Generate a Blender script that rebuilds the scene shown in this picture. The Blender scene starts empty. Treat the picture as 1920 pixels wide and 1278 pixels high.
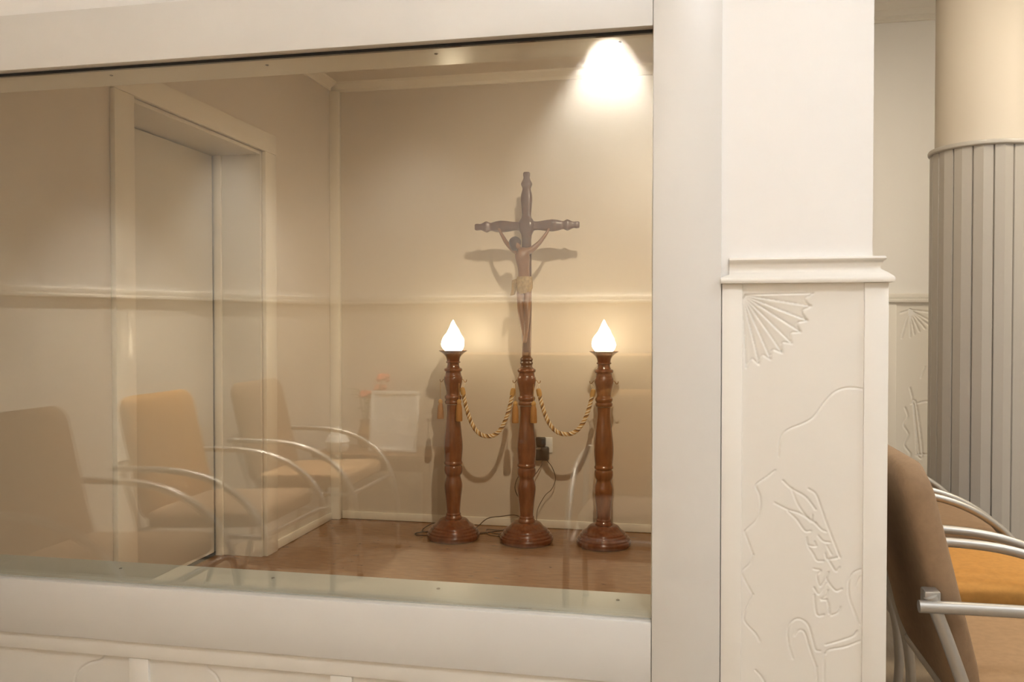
import bpy, bmesh, math, random
import numpy as np
from mathutils import Vector, Matrix
random.seed(7)
S = bpy.context.scene
COL = S.collection

# ------------------------------------------------------------------ camera
cam_d = bpy.data.cameras.new('camera'); cam = bpy.data.objects.new('camera', cam_d); COL.objects.link(cam)
cam_d.sensor_width = 36.0; cam_d.lens = 36.0 * 1576.0 / 1920.0; cam_d.clip_start = 0.02
cam.location = (0, 0, 1.17)
cam.rotation_euler = (math.radians(90 - 1.0), 0, math.radians(11.35))
S.camera = cam
# ------------------------------------------------------------------ world, view
W = bpy.data.worlds.new('world'); S.world = W; W.use_nodes = True
W.node_tree.nodes['Background'].inputs[0].default_value = (1.0, 0.93, 0.84, 1)
W.node_tree.nodes['Background'].inputs[1].default_value = 0.05
S.view_settings.view_transform = 'Standard'; S.view_settings.look = 'None'
S.view_settings.exposure = 0.25; S.view_settings.gamma = 1.0; S.view_settings.use_curve_mapping = False
S.cycles.max_bounces = 7; S.cycles.diffuse_bounces = 4; S.cycles.glossy_bounces = 3; S.cycles.transmission_bounces = 4; S.cycles.transparent_max_bounces = 8
S.cycles.caustics_reflective = False; S.cycles.caustics_refractive = False; S.cycles.adaptive_threshold = 0.02; S.cycles.use_light_tree = False; S.cycles.sample_clamp_indirect = 120.0
HALOGEN = (1.0, 0.90, 0.76)
LIGHT = dict(panel=22.5, fill_rear=29.0, washer=480.0, fill_wash=45.0, washer_left=470.0, niche_spot=120.0, flame=15.0)
NEUTRAL = (0.92, 0.965, 1.0); WARM = (1.0, 0.80, 0.56)

# ------------------------------------------------------------------ materials
def mat(name, col, rough=0.5, metal=0.0, var=0.0, vscale=8.0, bump=0.0, bscale=60.0, coat=0.0, vcol=None, stretch=(1, 1, 1), spec=0.5):
    m = bpy.data.materials.new(name); m.use_nodes = True
    nt = m.node_tree; b = nt.nodes['Principled BSDF']
    b.inputs['Base Color'].default_value = (*col, 1); b.inputs['Roughness'].default_value = rough
    b.inputs['Metallic'].default_value = metal; b.inputs['Coat Weight'].default_value = coat
    b.inputs['Specular IOR Level'].default_value = spec
    b.inputs['Coat Roughness'].default_value = 0.12
    tc = nt.nodes.new('ShaderNodeTexCoord'); mp = nt.nodes.new('ShaderNodeMapping')
    mp.inputs['Scale'].default_value = stretch
    nt.links.new(tc.outputs['Object'], mp.inputs['Vector'])
    if var > 0 or vcol:
        n = nt.nodes.new('ShaderNodeTexNoise'); n.inputs['Scale'].default_value = vscale; n.inputs['Detail'].default_value = 5
        nt.links.new(mp.outputs[0], n.inputs['Vector'])
        r = nt.nodes.new('ShaderNodeValToRGB')
        c2 = vcol if vcol else tuple(c * (1 - var) for c in col)
        r.color_ramp.elements[0].position = 0.35; r.color_ramp.elements[0].color = (*c2, 1)
        r.color_ramp.elements[1].position = 0.65; r.color_ramp.elements[1].color = (*col, 1)
        nt.links.new(n.outputs['Fac'], r.inputs[0]); nt.links.new(r.outputs[0], b.inputs['Base Color'])
    if bump > 0:
        n2 = nt.nodes.new('ShaderNodeTexNoise'); n2.inputs['Scale'].default_value = bscale; n2.inputs['Detail'].default_value = 4
        nt.links.new(mp.outputs[0], n2.inputs['Vector'])
        bp = nt.nodes.new('ShaderNodeBump'); bp.inputs['Strength'].default_value = bump; bp.inputs['Distance'].default_value = 0.002
        nt.links.new(n2.outputs['Fac'], bp.inputs['Height']); nt.links.new(bp.outputs[0], b.inputs['Normal'])
    return m

def emit(name, col, strength, base=(0.9, 0.9, 0.9)):
    m = mat(name, base, 0.4); b = m.node_tree.nodes['Principled BSDF']
    b.inputs['Emission Color'].default_value = (*col, 1); b.inputs['Emission Strength'].default_value = strength
    return m

def glass_mat():
    m = bpy.data.materials.new('window_glass'); m.use_nodes = True; nt = m.node_tree; nt.nodes.clear()
    out = nt.nodes.new('ShaderNodeOutputMaterial'); mix = nt.nodes.new('ShaderNodeMixShader')
    tr = nt.nodes.new('ShaderNodeBsdfTransparent'); tr.inputs[0].default_value = (0.955, 0.965, 0.945, 1)
    gl = nt.nodes.new('ShaderNodeBsdfGlossy'); gl.inputs['Roughness'].default_value = 0.02; gl.inputs[0].default_value = (1, 1, 1, 1)
    lw = nt.nodes.new('ShaderNodeLayerWeight'); lw.inputs[0].default_value = 0.5
    pw = nt.nodes.new('ShaderNodeMath'); pw.operation = 'POWER'; pw.inputs[1].default_value = 5.0
    ma = nt.nodes.new('ShaderNodeMath'); ma.operation = 'MULTIPLY_ADD'; ma.inputs[1].default_value = 0.9; ma.inputs[2].default_value = GLASS_R
    nt.links.new(lw.outputs['Facing'], pw.inputs[0]); nt.links.new(pw.outputs[0], ma.inputs[0])
    nt.links.new(ma.outputs[0], mix.inputs[0]); nt.links.new(tr.outputs[0], mix.inputs[1]); nt.links.new(gl.outputs[0], mix.inputs[2])
    nt.links.new(mix.outputs[0], out.inputs[0])
    return m
GLASS_R = 0.062      # reflectance of each face of the laminated, coated pane

M = {}
M['wall'] = mat('white_wall_paint', (0.855, 0.85, 0.835), 0.5, bump=0.04, bscale=120)
M['lacquer'] = mat('satin_frame_lacquer', (0.72, 0.71, 0.685), 0.32, bump=0.02, bscale=40)
M['dado'] = mat('cream_dado_paint', (0.81, 0.785, 0.73), 0.42, bump=0.03, bscale=90)
M['niche'] = mat('niche_wall_paint', (0.68, 0.60, 0.495), 0.36, bump=0.03, bscale=14)
M['trim'] = mat('niche_trim_gloss', (0.86, 0.80, 0.69), 0.2)
M['door'] = mat('door_paint', (0.74, 0.69, 0.60), 0.3)
M['ledge'] = mat('ledge_lacquer_shaded', (0.50, 0.515, 0.475), 0.3)  # shade of the frame on the ledge is put into this darker colour
M['dark'] = mat('gap_shade', (0.02, 0.018, 0.016), 0.8)  # near-black colour standing in for the shade in the door gaps
M['gasket'] = mat('black_gasket', (0.02, 0.02, 0.02), 0.6)
M['ceil'] = mat('ceiling_paint', (0.85, 0.83, 0.79), 0.7)
M['niche_floor'] = mat('niche_floor_wood', (0.32, 0.165, 0.07), 0.2, vscale=6, vcol=(0.25, 0.12, 0.048), stretch=(2, 9, 1), bump=0.02, bscale=30)
def flecks(m, dark, scale, stretch, lo, hi):
    nt = m.node_tree; b = nt.nodes['Principled BSDF']; src = b.inputs['Base Color'].links[0].from_socket
    tc = nt.nodes.new('ShaderNodeTexCoord'); mp = nt.nodes.new('ShaderNodeMapping'); mp.inputs['Scale'].default_value = stretch
    n = nt.nodes.new('ShaderNodeTexNoise'); n.inputs['Scale'].default_value = scale; n.inputs['Detail'].default_value = 3
    r = nt.nodes.new('ShaderNodeMapRange'); r.inputs['From Min'].default_value = lo; r.inputs['From Max'].default_value = hi
    mx = nt.nodes.new('ShaderNodeMix'); mx.data_type = 'RGBA'; mx.inputs['B'].default_value = (*dark, 1)
    nt.links.new(tc.outputs['Object'], mp.inputs[0]); nt.links.new(mp.outputs[0], n.inputs['Vector']); nt.links.new(n.outputs['Fac'], r.inputs['Value'])
    nt.links.new(r.outputs[0], mx.inputs['Factor']); nt.links.new(src, mx.inputs['A']); nt.links.new(mx.outputs['Result'], b.inputs['Base Color'])
flecks(M['niche_floor'], (0.13, 0.055, 0.02), 7, (2.0, 6.0, 1.0), 0.66, 0.72)
M['floor'] = mat('room_floor_wood', (0.36, 0.29, 0.21), 0.35, vscale=5, vcol=(0.31, 0.245, 0.17), stretch=(8, 1.5, 1), bump=0.03, bscale=30)
M['wood'] = mat('varnished_mahogany', (0.20, 0.058, 0.019), 0.2, vscale=9, vcol=(0.13, 0.035, 0.011), stretch=(6, 6, 1), coat=0.6)
M['cross'] = mat('dark_cross_wood', (0.12, 0.045, 0.018), 0.3, vscale=9, vcol=(0.08, 0.028, 0.011), stretch=(6, 6, 1), coat=0.3)
M['corpus'] = mat('painted_corpus', (0.26, 0.125, 0.06), 0.4, var=0.2, vscale=40)
M['cloth'] = mat('gilded_loincloth', (0.46, 0.32, 0.15), 0.45, var=0.3, vscale=60)
M['hair'] = mat('carved_hair', (0.06, 0.025, 0.012), 0.5)
M['brass'] = mat('dull_brass', (0.30, 0.18, 0.08), 0.35, metal=0.9)
M['gold'] = mat('gold_cord', (0.62, 0.36, 0.11), 0.5, var=0.2, vscale=300)
M['cream'] = mat('cream_cord', (0.95, 0.84, 0.62), 0.5, var=0.12, vscale=300)
M['bronze'] = mat('bronze_cord', (0.20, 0.09, 0.03), 0.55, var=0.2, vscale=300)
M['tassel'] = mat('tassel_thread', (0.50, 0.24, 0.06), 0.6, vscale=30, vcol=(0.36, 0.16, 0.04), stretch=(20, 20, 0.6))
M['flame'] = emit('frosted_flame_glass', (1.0, 0.82, 0.56), LIGHT['flame'])
M['cable'] = mat('dark_cable', (0.07, 0.045, 0.03), 0.5)
M['cable2'] = mat('brown_cable', (0.16, 0.10, 0.055), 0.5)
M['black'] = mat('black_plastic', (0.02, 0.02, 0.022), 0.25)
M['white'] = mat('white_plastic', (0.85, 0.84, 0.80), 0.3)
M['steel'] = mat('brushed_aluminium', (0.46, 0.445, 0.42), 0.4, metal=0.85)
M['screw'] = mat('screw_steel', (0.35, 0.33, 0.30), 0.4, metal=0.8)
M['taupe'] = mat('taupe_upholstery', (0.29, 0.185, 0.105), 0.85, var=0.12, vscale=60, bump=0.25, bscale=500)
M['tan'] = mat('tan_upholstery', (0.38, 0.235, 0.12), 0.85, var=0.12, vscale=60, bump=0.25, bscale=500)
M['orange'] = mat('orange_upholstery', (0.54, 0.265, 0.06), 0.85, var=0.12, vscale=60, bump=0.25, bscale=500)
M['slat'] = mat('grey_slat_paint', (0.40, 0.38, 0.35), 0.4, bump=0.03, bscale=60)
M['column'] = mat('column_plaster', (0.58, 0.535, 0.465), 0.6, bump=0.04, bscale=80)
M['oak'] = mat('light_oak', (0.42, 0.24, 0.10), 0.4, vscale=5, vcol=(0.33, 0.18, 0.07), stretch=(1, 1, 8))
M['brownwood'] = mat('brown_wood', (0.22, 0.11, 0.045), 0.4, vscale=5, vcol=(0.16, 0.08, 0.03), stretch=(1, 1, 8))
M['leaf'] = mat('leaf_green', (0.12, 0.16, 0.03), 0.5, var=0.4, vscale=20)
M['petal'] = mat('coral_petal', (0.75, 0.17, 0.08), 0.6, var=0.25, vscale=30)
M['paper'] = mat('white_paper', (0.88, 0.88, 0.85), 0.5)
M['ink'] = mat('grey_print', (0.45, 0.44, 0.42), 0.6)
M['lampmetal'] = mat('lamp_trim_white', (0.8, 0.8, 0.78), 0.4)
M['diffuser'] = emit('fill_diffuser', NEUTRAL, LIGHT['panel'])
M['diffuser_rear'] = emit('fill_diffuser_warm', (1.0, 0.86, 0.66), LIGHT['fill_rear'])
M['bulbface'] = emit('spot_lens', (1.0, 0.88, 0.7), 6.0)
M['glass'] = glass_mat()

# ------------------------------------------------------------------ mesh helpers
class MB:
    """collects shapes into one mesh"""
    def __init__(s): s.bm = bmesh.new()
    def box(s, x0, x1, y0, y1, z0, z1, bev=0.0, seg=2, mtx=None):
        vs = [s.bm.verts.new((x, y, z)) for x in (x0, x1) for y in (y0, y1) for z in (z0, z1)]
        fs = [s.bm.faces.new([vs[i] for i in f]) for f in ((0, 1, 3, 2), (4, 6, 7, 5), (0, 4, 5, 1), (2, 3, 7, 6), (0, 2, 6, 4), (1, 5, 7, 3))]
        if bev > 0:
            es = list({e for f in fs for e in f.edges})
            g = bmesh.ops.bevel(s.bm, geom=es, offset=bev, segments=seg, affect='EDGES', profile=0.5)
            vs = list({v for f in g['faces'] for v in f.verts} | {v for v in vs if v.is_valid})
        if mtx is not None:
            bmesh.ops.transform(s.bm, matrix=mtx, verts=vs)
        return s
    def tube(s, pts, r, n=10, caps=True):
        pts = [Vector(p) for p in pts]; k = len(pts)
        rs = r if isinstance(r, (list, tuple)) else [r] * k
        rings = []; prev = None
        for i, p in enumerate(pts):
            t = (pts[min(i + 1, k - 1)] - pts[max(i - 1, 0)]).normalized()
            if prev is None:
                a = Vector((0, 0, 1)) if abs(t.z) < 0.9 else Vector((1, 0, 0))
                u = t.cross(a).normalized()
            else:
                u = (prev - t * prev.dot(t)).normalized()
            prev = u; v = t.cross(u)
            rings.append([s.bm.verts.new(p + (u * math.cos(2 * math.pi * j / n) + v * math.sin(2 * math.pi * j / n)) * rs[i]) for j in range(n)])
        for a, b in zip(rings, rings[1:]):
            for j in range(n): s.bm.faces.new((a[j], a[(j + 1) % n], b[(j + 1) % n], b[j]))
        if caps:
            s.bm.faces.new(rings[0][::-1]); s.bm.faces.new(rings[-1])
        return s
    def loops(s, loops, cap0=True, cap1=True):
        R = [[s.bm.verts.new(p) for p in L] for L in loops]; n = len(R[0])
        for a, b in zip(R, R[1:]):
            for j in range(n): s.bm.faces.new((a[j], a[(j + 1) % n], b[(j + 1) % n], b[j]))
        if cap0: s.bm.faces.new(R[0][::-1])
        if cap1: s.bm.faces.new(R[-1])
        return s
    def lathe(s, prof, n=40, c=(0, 0, 0), sx=1.0, sy=1.0, f=None, cap0=True, cap1=True):
        L = []
        for (z, r) in prof:
            L.append([(c[0] + sx * r * (f(2 * math.pi * j / n, z) if f else 1) * math.cos(2 * math.pi * j / n),
                       c[1] + sy * r * (f(2 * math.pi * j / n, z) if f else 1) * math.sin(2 * math.pi * j / n), c[2] + z) for j in range(n)])
        return s.loops(L, cap0, cap1)
    def prism(s, poly, y0, y1):
        """outline in x,z extruded along y"""
        a = [s.bm.verts.new((x, y0, z)) for x, z in poly]; b = [s.bm.verts.new((x, y1, z)) for x, z in poly]
        n = len(poly); s.bm.faces.new(a); s.bm.faces.new(b[::-1])
        for j in range(n): s.bm.faces.new((a[j], b[j], b[(j + 1) % n], a[(j + 1) % n]))
        return s
    def xf(s, m): bmesh.ops.transform(s.bm, matrix=m, verts=s.bm.verts[:]); return s
    def build(s, name, m, parent=None, smooth=True, angle=35, loc=None):
        bmesh.ops.recalc_face_normals(s.bm, faces=s.bm.faces[:])
        me = bpy.data.meshes.new(name); s.bm.to_mesh(me); s.bm.free()
        return link(name, me, m, parent, smooth, angle, loc)

def link(name, me, m, parent=None, smooth=True, angle=35, loc=None):
    if m is not None: me.materials.append(M[m] if isinstance(m, str) else m)
    if smooth:
        me.shade_smooth()
        me.set_sharp_from_angle(angle=math.radians(angle))
    o = bpy.data.objects.new(name, me); COL.objects.link(o)
    if parent is not None: o.parent = parent
    if loc is not None: o.location = loc
    return o
def tag(o, label=None, cat=None, group=None, kind=None):
    if label: o['label'] = label
    if cat: o['category'] = cat
    if group: o['group'] = group
    if kind: o['kind'] = kind
    return o
def empty(name, loc=(0, 0, 0), rz=0.0):
    o = bpy.data.objects.new(name, None); COL.objects.link(o); o.location = loc; o.rotation_euler = (0, 0, rz); o.empty_display_size = 0.1
    return o
def thing(name, label, cat, loc=(0, 0, 0), rz=0.0, group=None): return tag(empty(name, loc, rz), label, cat, group)
def struct(name, label, mb=None, m=None, **k):
    o = mb.build(name, m, **k) if mb else empty(name)
    return tag(o, label, None, None, 'structure')
def part(name, m, parent, *a, bev=0.0, **k):
    return MB().box(*a, bev=bev).build(name, m, parent, **k)
def catmull(pts, n=8):
    P = [Vector(p) for p in pts]; P = [P[0] * 2 - P[1]] + P + [P[-1] * 2 - P[-2]]; out = []
    for i in range(1, len(P) - 2):
        a, b, c, d = P[i - 1:i + 3]
        for k in range(n):
            t = k / n
            out.append(0.5 * ((2 * b) + (c - a) * t + (2 * a - 5 * b + 4 * c - d) * t * t + (3 * b - a - 3 * c + d) * t ** 3))
    out.append(P[-2]); return out

# ================================================================== THE SETTING
YW = 1.75           # front face of the window frame
YB = 4.80           # rear wall of niche and of the room on the right
YO = -1.20          # wall behind the viewpoint
HC = 2.88           # room ceiling
XL = -2.075         # niche left wall
HN = 2.63           # niche ceiling

struct('floor', 'brown wooden floor of the main room', MB().box(-3.6, 3.6, YO - 0.1, 4.9, -0.05, 0), 'floor', smooth=False)
struct('floor_niche', 'glossy brown floor of the glazed niche under the candlesticks', MB().box(-2.6, 0.22, 1.94, YB, -0.02, 0.002), 'niche_floor', smooth=False)
struct('ceiling', 'white ceiling of the main room', MB().box(-3.6, 3.6, YO - 0.1, 4.9, HC, HC + 0.05), 'ceil', smooth=False)
struct('ceiling_niche', 'pale ceiling of the glazed niche', MB().box(-2.6, 0.3, 1.93, YB, HN, HN + 0.05), 'niche', smooth=False)

# partition wall carrying the window
wf = struct('wall_front', 'white partition wall around the display window with cream panels below')
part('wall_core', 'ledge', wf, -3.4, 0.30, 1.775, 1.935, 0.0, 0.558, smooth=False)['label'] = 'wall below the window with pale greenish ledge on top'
part('wall_core', 'trim', wf, -3.4, 0.30, 1.775, 1.935, 1.79, HC, smooth=False)
part('wall_core', 'wall', wf, -3.4, -2.00, 1.775, 1.935, 0.558, 1.79, smooth=False)
part('upper_wall_face', 'wall', wf, -3.4, -0.057, 1.766, 1.775, 1.915, HC, smooth=False)
part('dado_rail', 'dado', wf, -3.4, -0.057, 1.758, 1.775, 0.386, 0.426, bev=0.003)
part('baseboard', 'dado', wf, -3.4, -0.057, 1.757, 1.775, 0.0, 0.09, bev=0.003)

# ---- carved relief panels: a height field of engraved lines
def relief(name, x0, x1, z0, z1, y, lines, m, parent, step=0.0016, depth=0.0019, sig=0.0017, fan=None, rot=None):
    nx = int((x1 - x0) / step) + 1; nz = int((z1 - z0) / step) + 1
    X, Z = np.meshgrid(np.linspace(x0, x1, nx), np.linspace(z0, z1, nz)); Hh = np.zeros_like(X)
    for L in lines:
        g = np.zeros_like(X)
        for (ax, az), (bx, bz) in zip(L, L[1:]):
            pad = sig * 4
            ix = np.where((X[0] > min(ax, bx) - pad) & (X[0] < max(ax, bx) + pad))[0]
            iz = np.where((Z[:, 0] > min(az, bz) - pad) & (Z[:, 0] < max(az, bz) + pad))[0]
            if not len(ix) or not len(iz): continue
            sl = (slice(iz[0], iz[-1] + 1), slice(ix[0], ix[-1] + 1))
            dx, dz = bx - ax, bz - az; l2 = dx * dx + dz * dz + 1e-12
            t = np.clip(((X[sl] - ax) * dx + (Z[sl] - az) * dz) / l2, 0, 1)
            d = np.hypot(X[sl] - ax - t * dx, Z[sl] - az - t * dz)
            side = np.sign((X[sl] - ax) * dz - (Z[sl] - az) * dx)
            v = np.exp(-(d / sig) ** 2) - 0.35 * side * np.exp(-(d / (sig * 1.6)) ** 2) * (d > 0.3 * sig)
            g[sl] = np.where(np.abs(v) > np.abs(g[sl]), v, g[sl])
        Hh += g * depth
    if fan:
        cx, cz, tips = fan
        angs = [math.atan2(tz - cz, tx - cx) for tx, tz in tips]; rad = [math.hypot(tx - cx, tz - cz) for tx, tz in tips]
        A = np.arctan2(Z - cz, X - cx); Rr = np.hypot(X - cx, Z - cz)
        for a0, a1, r0, r1 in zip(angs, angs[1:], rad, rad[1:]):
            t = (A - a0) / (a1 - a0)
            edge = (r0 + (r1 - r0) * t) * (1 - 0.10 * np.sin(np.clip(t, 0, 1) * math.pi))
            ins = (t >= 0) & (t < 1) & (Rr < edge)
            Hh += np.where(ins, 0.0032 * t * np.clip(Rr / 0.05, 0, 1), 0)
    co = np.stack([X, y + Hh, Z], -1).reshape(-1, 3)
    idx = np.arange(nx * nz).reshape(nz, nx)
    q = np.stack([idx[:-1, :-1], idx[:-1, 1:], idx[1:, 1:], idx[1:, :-1]], -1).reshape(-1, 4)
    me = bpy.data.meshes.new(name)
    me.vertices.add(len(co)); me.vertices.foreach_set('co', co.astype(np.float32).ravel())
    me.loops.add(q.size); me.loops.foreach_set('vertex_index', q.astype(np.int32).ravel())
    me.polygons.add(len(q)); me.polygons.foreach_set('loop_start', np.arange(0, q.size, 4, dtype=np.int32))
    me.update(calc_edges=True); me.validate()
    o = link(name, me, m, parent, smooth=False); me.shade_smooth()
    return o

# cream panels below the window
stiles = [-3.28, -2.77, -2.263, -1.758, -1.253, -0.745, -0.235]
for x in stiles: part('stile', 'dado', wf, x - 0.026, x + 0.026, 1.759, 1.775, 0.09, 0.386, bev=0.002)
def sl(pts, k=6): return [(p[0], p[1]) for p in ((v.x, v.z) for v in catmull([(x, 0, z) for x, z in pts], k))]
hill_a = sl([(-1.345, 0.386), (-1.36, 0.372), (-1.395, 0.360), (-1.425, 0.335), (-1.44, 0.29), (-1.47, 0.25), (-1.50, 0.17)])
hill_b = sl([(-1.085, 0.386), (-1.075, 0.372), (-1.055, 0.355), (-1.035, 0.31), (-1.02, 0.25), (-0.98, 0.2), (-0.95, 0.12)])
for i, (a, b) in enumerate(zip(stiles, stiles[1:])):
    ln = [hill_a] if i == 3 else ([hill_b] if i == 4 else [])
    if i in (3, 4): relief('carved_panel', a + 0.02, b - 0.02, 0.08, 0.39, 1.7665, ln, 'dado', wf, step=0.002, depth=0.003, sig=0.0022)
    else: part('carved_panel', 'dado', wf, a + 0.02, b - 0.02, 1.767, 1.775, 0.08, 0.39, smooth=False)

# ---- window_1
wn = struct('window_1', 'wide fixed display window with white satin frame and reflecting glass')
part('bottom_rail', 'lacquer', wn, -2.0, -0.0575, YW, 1.7749, 0.426, 0.558, bev=0.004)
part('top_rail', 'lacquer', wn, -2.0, -0.0575, YW, 1.7749, 1.784, 1.915, bev=0.002)
part('post', 'lacquer', wn, -0.057, 0.080, YW - 0.001, 1.7749, 0.0, HC, bev=0.002)
part('post', 'lacquer', wn, -2.137, -2.0, YW - 0.001, 1.7749, 0.0, HC, bev=0.002)
part('gasket', 'gasket', wn, -2.0, -0.06, 1.7795, 1.789, 1.7795, 1.7895, smooth=False)
part('side_lining', 'trim', wn, -0.060, -0.045, 1.790, 1.935, 0.558, 1.79, smooth=False)
part('pane', 'glass', wn, -1.999, -0.046, 1.780, 1.788, 0.5585, 1.7794, smooth=False)['label'] = 'clear reflecting glass pane'
scr = None
for k in range(5):
    for (z, up, y, x0) in ((0.558, 1, 1.880, -0.136), (1.79, -1, 1.853, -0.131)):
        if scr is None:
            scr = MB().lathe([(0, 0.0042), (0.0012, 0.0042), (0.002, 0.002), (0.0008, 0.001)], 12).build('screw', 'screw', wn); o = scr
        else:
            o = scr.copy(); COL.objects.link(o); o.parent = wn
        o.location = (x0 - 0.417 * k, y, z); o.rotation_euler = (0 if up > 0 else math.pi, 0, 0)

# ---- pillar to the right of the window
pl = struct('wall_pillar', 'white square pillar with cream carved dado beside the window')
part('shaft', 'wall', pl, 0.080, 0.368, 1.757, 2.15, 1.256, HC, smooth=False)
part('core', 'dado', pl, 0.080, 0.368, 1.766, 2.15, 0.0, 1.256, smooth=False)
part('stile', 'dado', pl, 0.0815, 0.122, 1.7525, 1.775, 0.0, 1.256, bev=0.002)
part('stile', 'dado', pl, 0.353, 0.398, 1.7525, 2.15, 0.0, 1.256, bev=0.002)
part('plinth', 'dado', pl, 0.122, 0.353, 1.752, 1.775, 0.0, 0.12, bev=0.002)
mb = MB()   # cap moulding: stepped profile along the front, returned on the right side
prof = [(0.0, 1.256), (-0.012, 1.256), (-0.0135, 1.259), (-0.0135, 1.264), (-0.011, 1.268), (-0.004, 1.274), (-0.0015, 1.282), (-0.001, 1.288), (-0.004, 1.293), (-0.0055, 1.297), (-0.009, 1.299), (-0.0105, 1.303), (-0.008, 1.307), (0.0, 1.307)]
L = []
def cap_x(z): return 0.0785 if z < 1.272 else 0.0955
for st in range(4):
    row = []
    for (d, z) in prof:
        d2 = d - 0.001; out = -d2
        if st == 0: row.append((cap_x(z), 1.7535, z))
        elif st == 1: row.append((cap_x(z) , 1.7535 + d2, z))
        elif st == 2: row.append((0.392 + (out if z < 1.275 else out - 0.012), 1.7535 + d2, z))
        else: row.append((0.392 + (out if z < 1.275 else out - 0.012), 2.15, z))
    L.append(row)
bm = mb.bm
R = [[bm.verts.new(p) for p in row] for row in L]
for a, b in zip(R, R[1:]):
    for j in range(len(prof) - 1): bm.faces.new((a[j], a[j + 1], b[j + 1], b[j]))
R0 = [bm.verts.new((0.365, 1.80, z)) for z in (1.256, 1.307)]
bm.faces.new((R[1][-1], R[2][-1], bm.verts.new((0.38, 1.80, 1.307)), bm.verts.new((0.09, 1.80, 1.307))))
bm.faces.new((R[2][-1], R[3][-1], bm.verts.new((0.36, 2.15, 1.307)), bm.verts.new((0.36, 1.80, 1.307))))
bm.faces.new((R[1][0], R[2][0], bm.verts.new((0.38, 1.80, 1.256)), bm.verts.new((0.09, 1.80, 1.256))))
mb.build('cap_moulding', 'dado', pl, angle=50)
part('head_strip', 'dado', pl, 0.122, 0.353, 1.7575, 1.775, 1.240, 1.256, smooth=False)

# carving of the pillar panel, in metres on the panel
def pp(x, y): return (0.122 + (x - 1392) * 0.2310 / 228.0, 1.256 - (y - 530) * 0.001059)
def c6(x, y): return pp(1340 + x / 3.118, 450 + y / 3.118)
def c7(x, y): return pp(1340 + x / 2.986, 850 + y / 2.986)
tips6 = [(580, 310), (565, 385), (545, 468), (505, 535), (455, 603), (398, 657), (330, 697), (262, 727), (185, 748)]
fan_c = c6(160, 318); tips = [c6(*t) for t in tips6]
lines = []
for t in tips: lines.append([(fan_c[0] + (t[0] - fan_c[0]) * k, fan_c[1] + (t[1] - fan_c[1]) * k) for k in (0.05, 0.5, 1)])
for a, b in zip(tips, tips[1:]):
    mid = ((a[0] + b[0]) / 2, (a[1] + b[1]) / 2); q = (mid[0] + (fan_c[0] - mid[0]) * 0.10, mid[1] + (fan_c[1] - mid[1]) * 0.10)
    lines.append(sl([a, q, b], 5))
lines.append(sl([c6(*p) for p in ((872, 865), (820, 858), (760, 862), (700, 890), (650, 945), (600, 1015), (565, 1050), (510, 1078), (440, 1108), (400, 1145), (385, 1200), (380, 1270))], 5))
curl = [
    [(345, 102), (300, 140), (245, 180), (238, 205), (258, 250), (262, 320), (240, 390), (195, 435), (172, 460)],
    [(172, 460), (195, 520), (222, 590)], [(222, 590), (205, 640), (160, 690), (170, 730), (222, 820)],
    [(222, 820), (190, 890), (172, 950), (185, 990), (240, 1045), (262, 1085)],
    [(390, 162), (440, 205), (520, 250), (575, 318)], [(440, 205), (480, 300), (550, 385), (560, 350)],
    [(345, 290), (420, 325), (490, 345), (575, 395)], [(420, 335), (470, 380), (515, 440), (550, 442)],
    [(535, 203), (575, 230), (600, 290), (640, 400), (680, 500), (712, 580)], [(575, 395), (610, 430), (635, 440)],
    [(525, 480), (535, 520), (580, 525), (575, 500)], [(590, 465), (620, 495), (655, 500)], [(535, 530), (565, 570), (585, 605), (620, 608)],
    [(630, 565), (645, 595), (700, 585)], [(640, 520), (665, 565)], [(570, 655), (605, 662), (585, 690), (605, 750), (640, 705)],
    [(650, 600), (690, 660), (712, 640)], [(648, 668), (640, 710), (690, 770), (725, 760)], [(568, 760), (600, 795), (640, 730)],
    [(645, 770), (635, 800), (610, 825), (640, 825)], [(570, 800), (580, 890), (595, 918), (625, 912)], [(715, 860), (705, 890), (670, 908)],
    [(640, 825), (650, 850), (655, 900)],
    [(455, 1170), (435, 1100), (425, 1030), (440, 970), (485, 942), (535, 970), (560, 1040), (580, 1110), (605, 1118)],
    [(465, 1040), (490, 1008), (520, 1020), (545, 1100), (585, 1210)],
    [(640, 1080), (720, 1050), (790, 1020), (812, 990)], [(640, 1130), (660, 1105), (740, 1085), (828, 1045)],
    [(828, 640), (785, 665), (762, 720), (765, 800), (790, 870), (822, 950)], [(828, 680), (800, 740)],
    [(240, 1255), (270, 1285), (300, 1330)], [(630, 1130), (628, 1280), (640, 1400)], [(585, 1210), (600, 1400)]]
for c in curl: lines.append(sl([c7(*p) for p in c], 5))
relief('carved_panel', 0.121, 0.354, 0.10, 1.241, 1.7572, lines, 'dado', pl, fan=(fan_c[0], fan_c[1], tips))['label'] = 'cream panel carved with fan, hill line and wheat ear'

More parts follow.
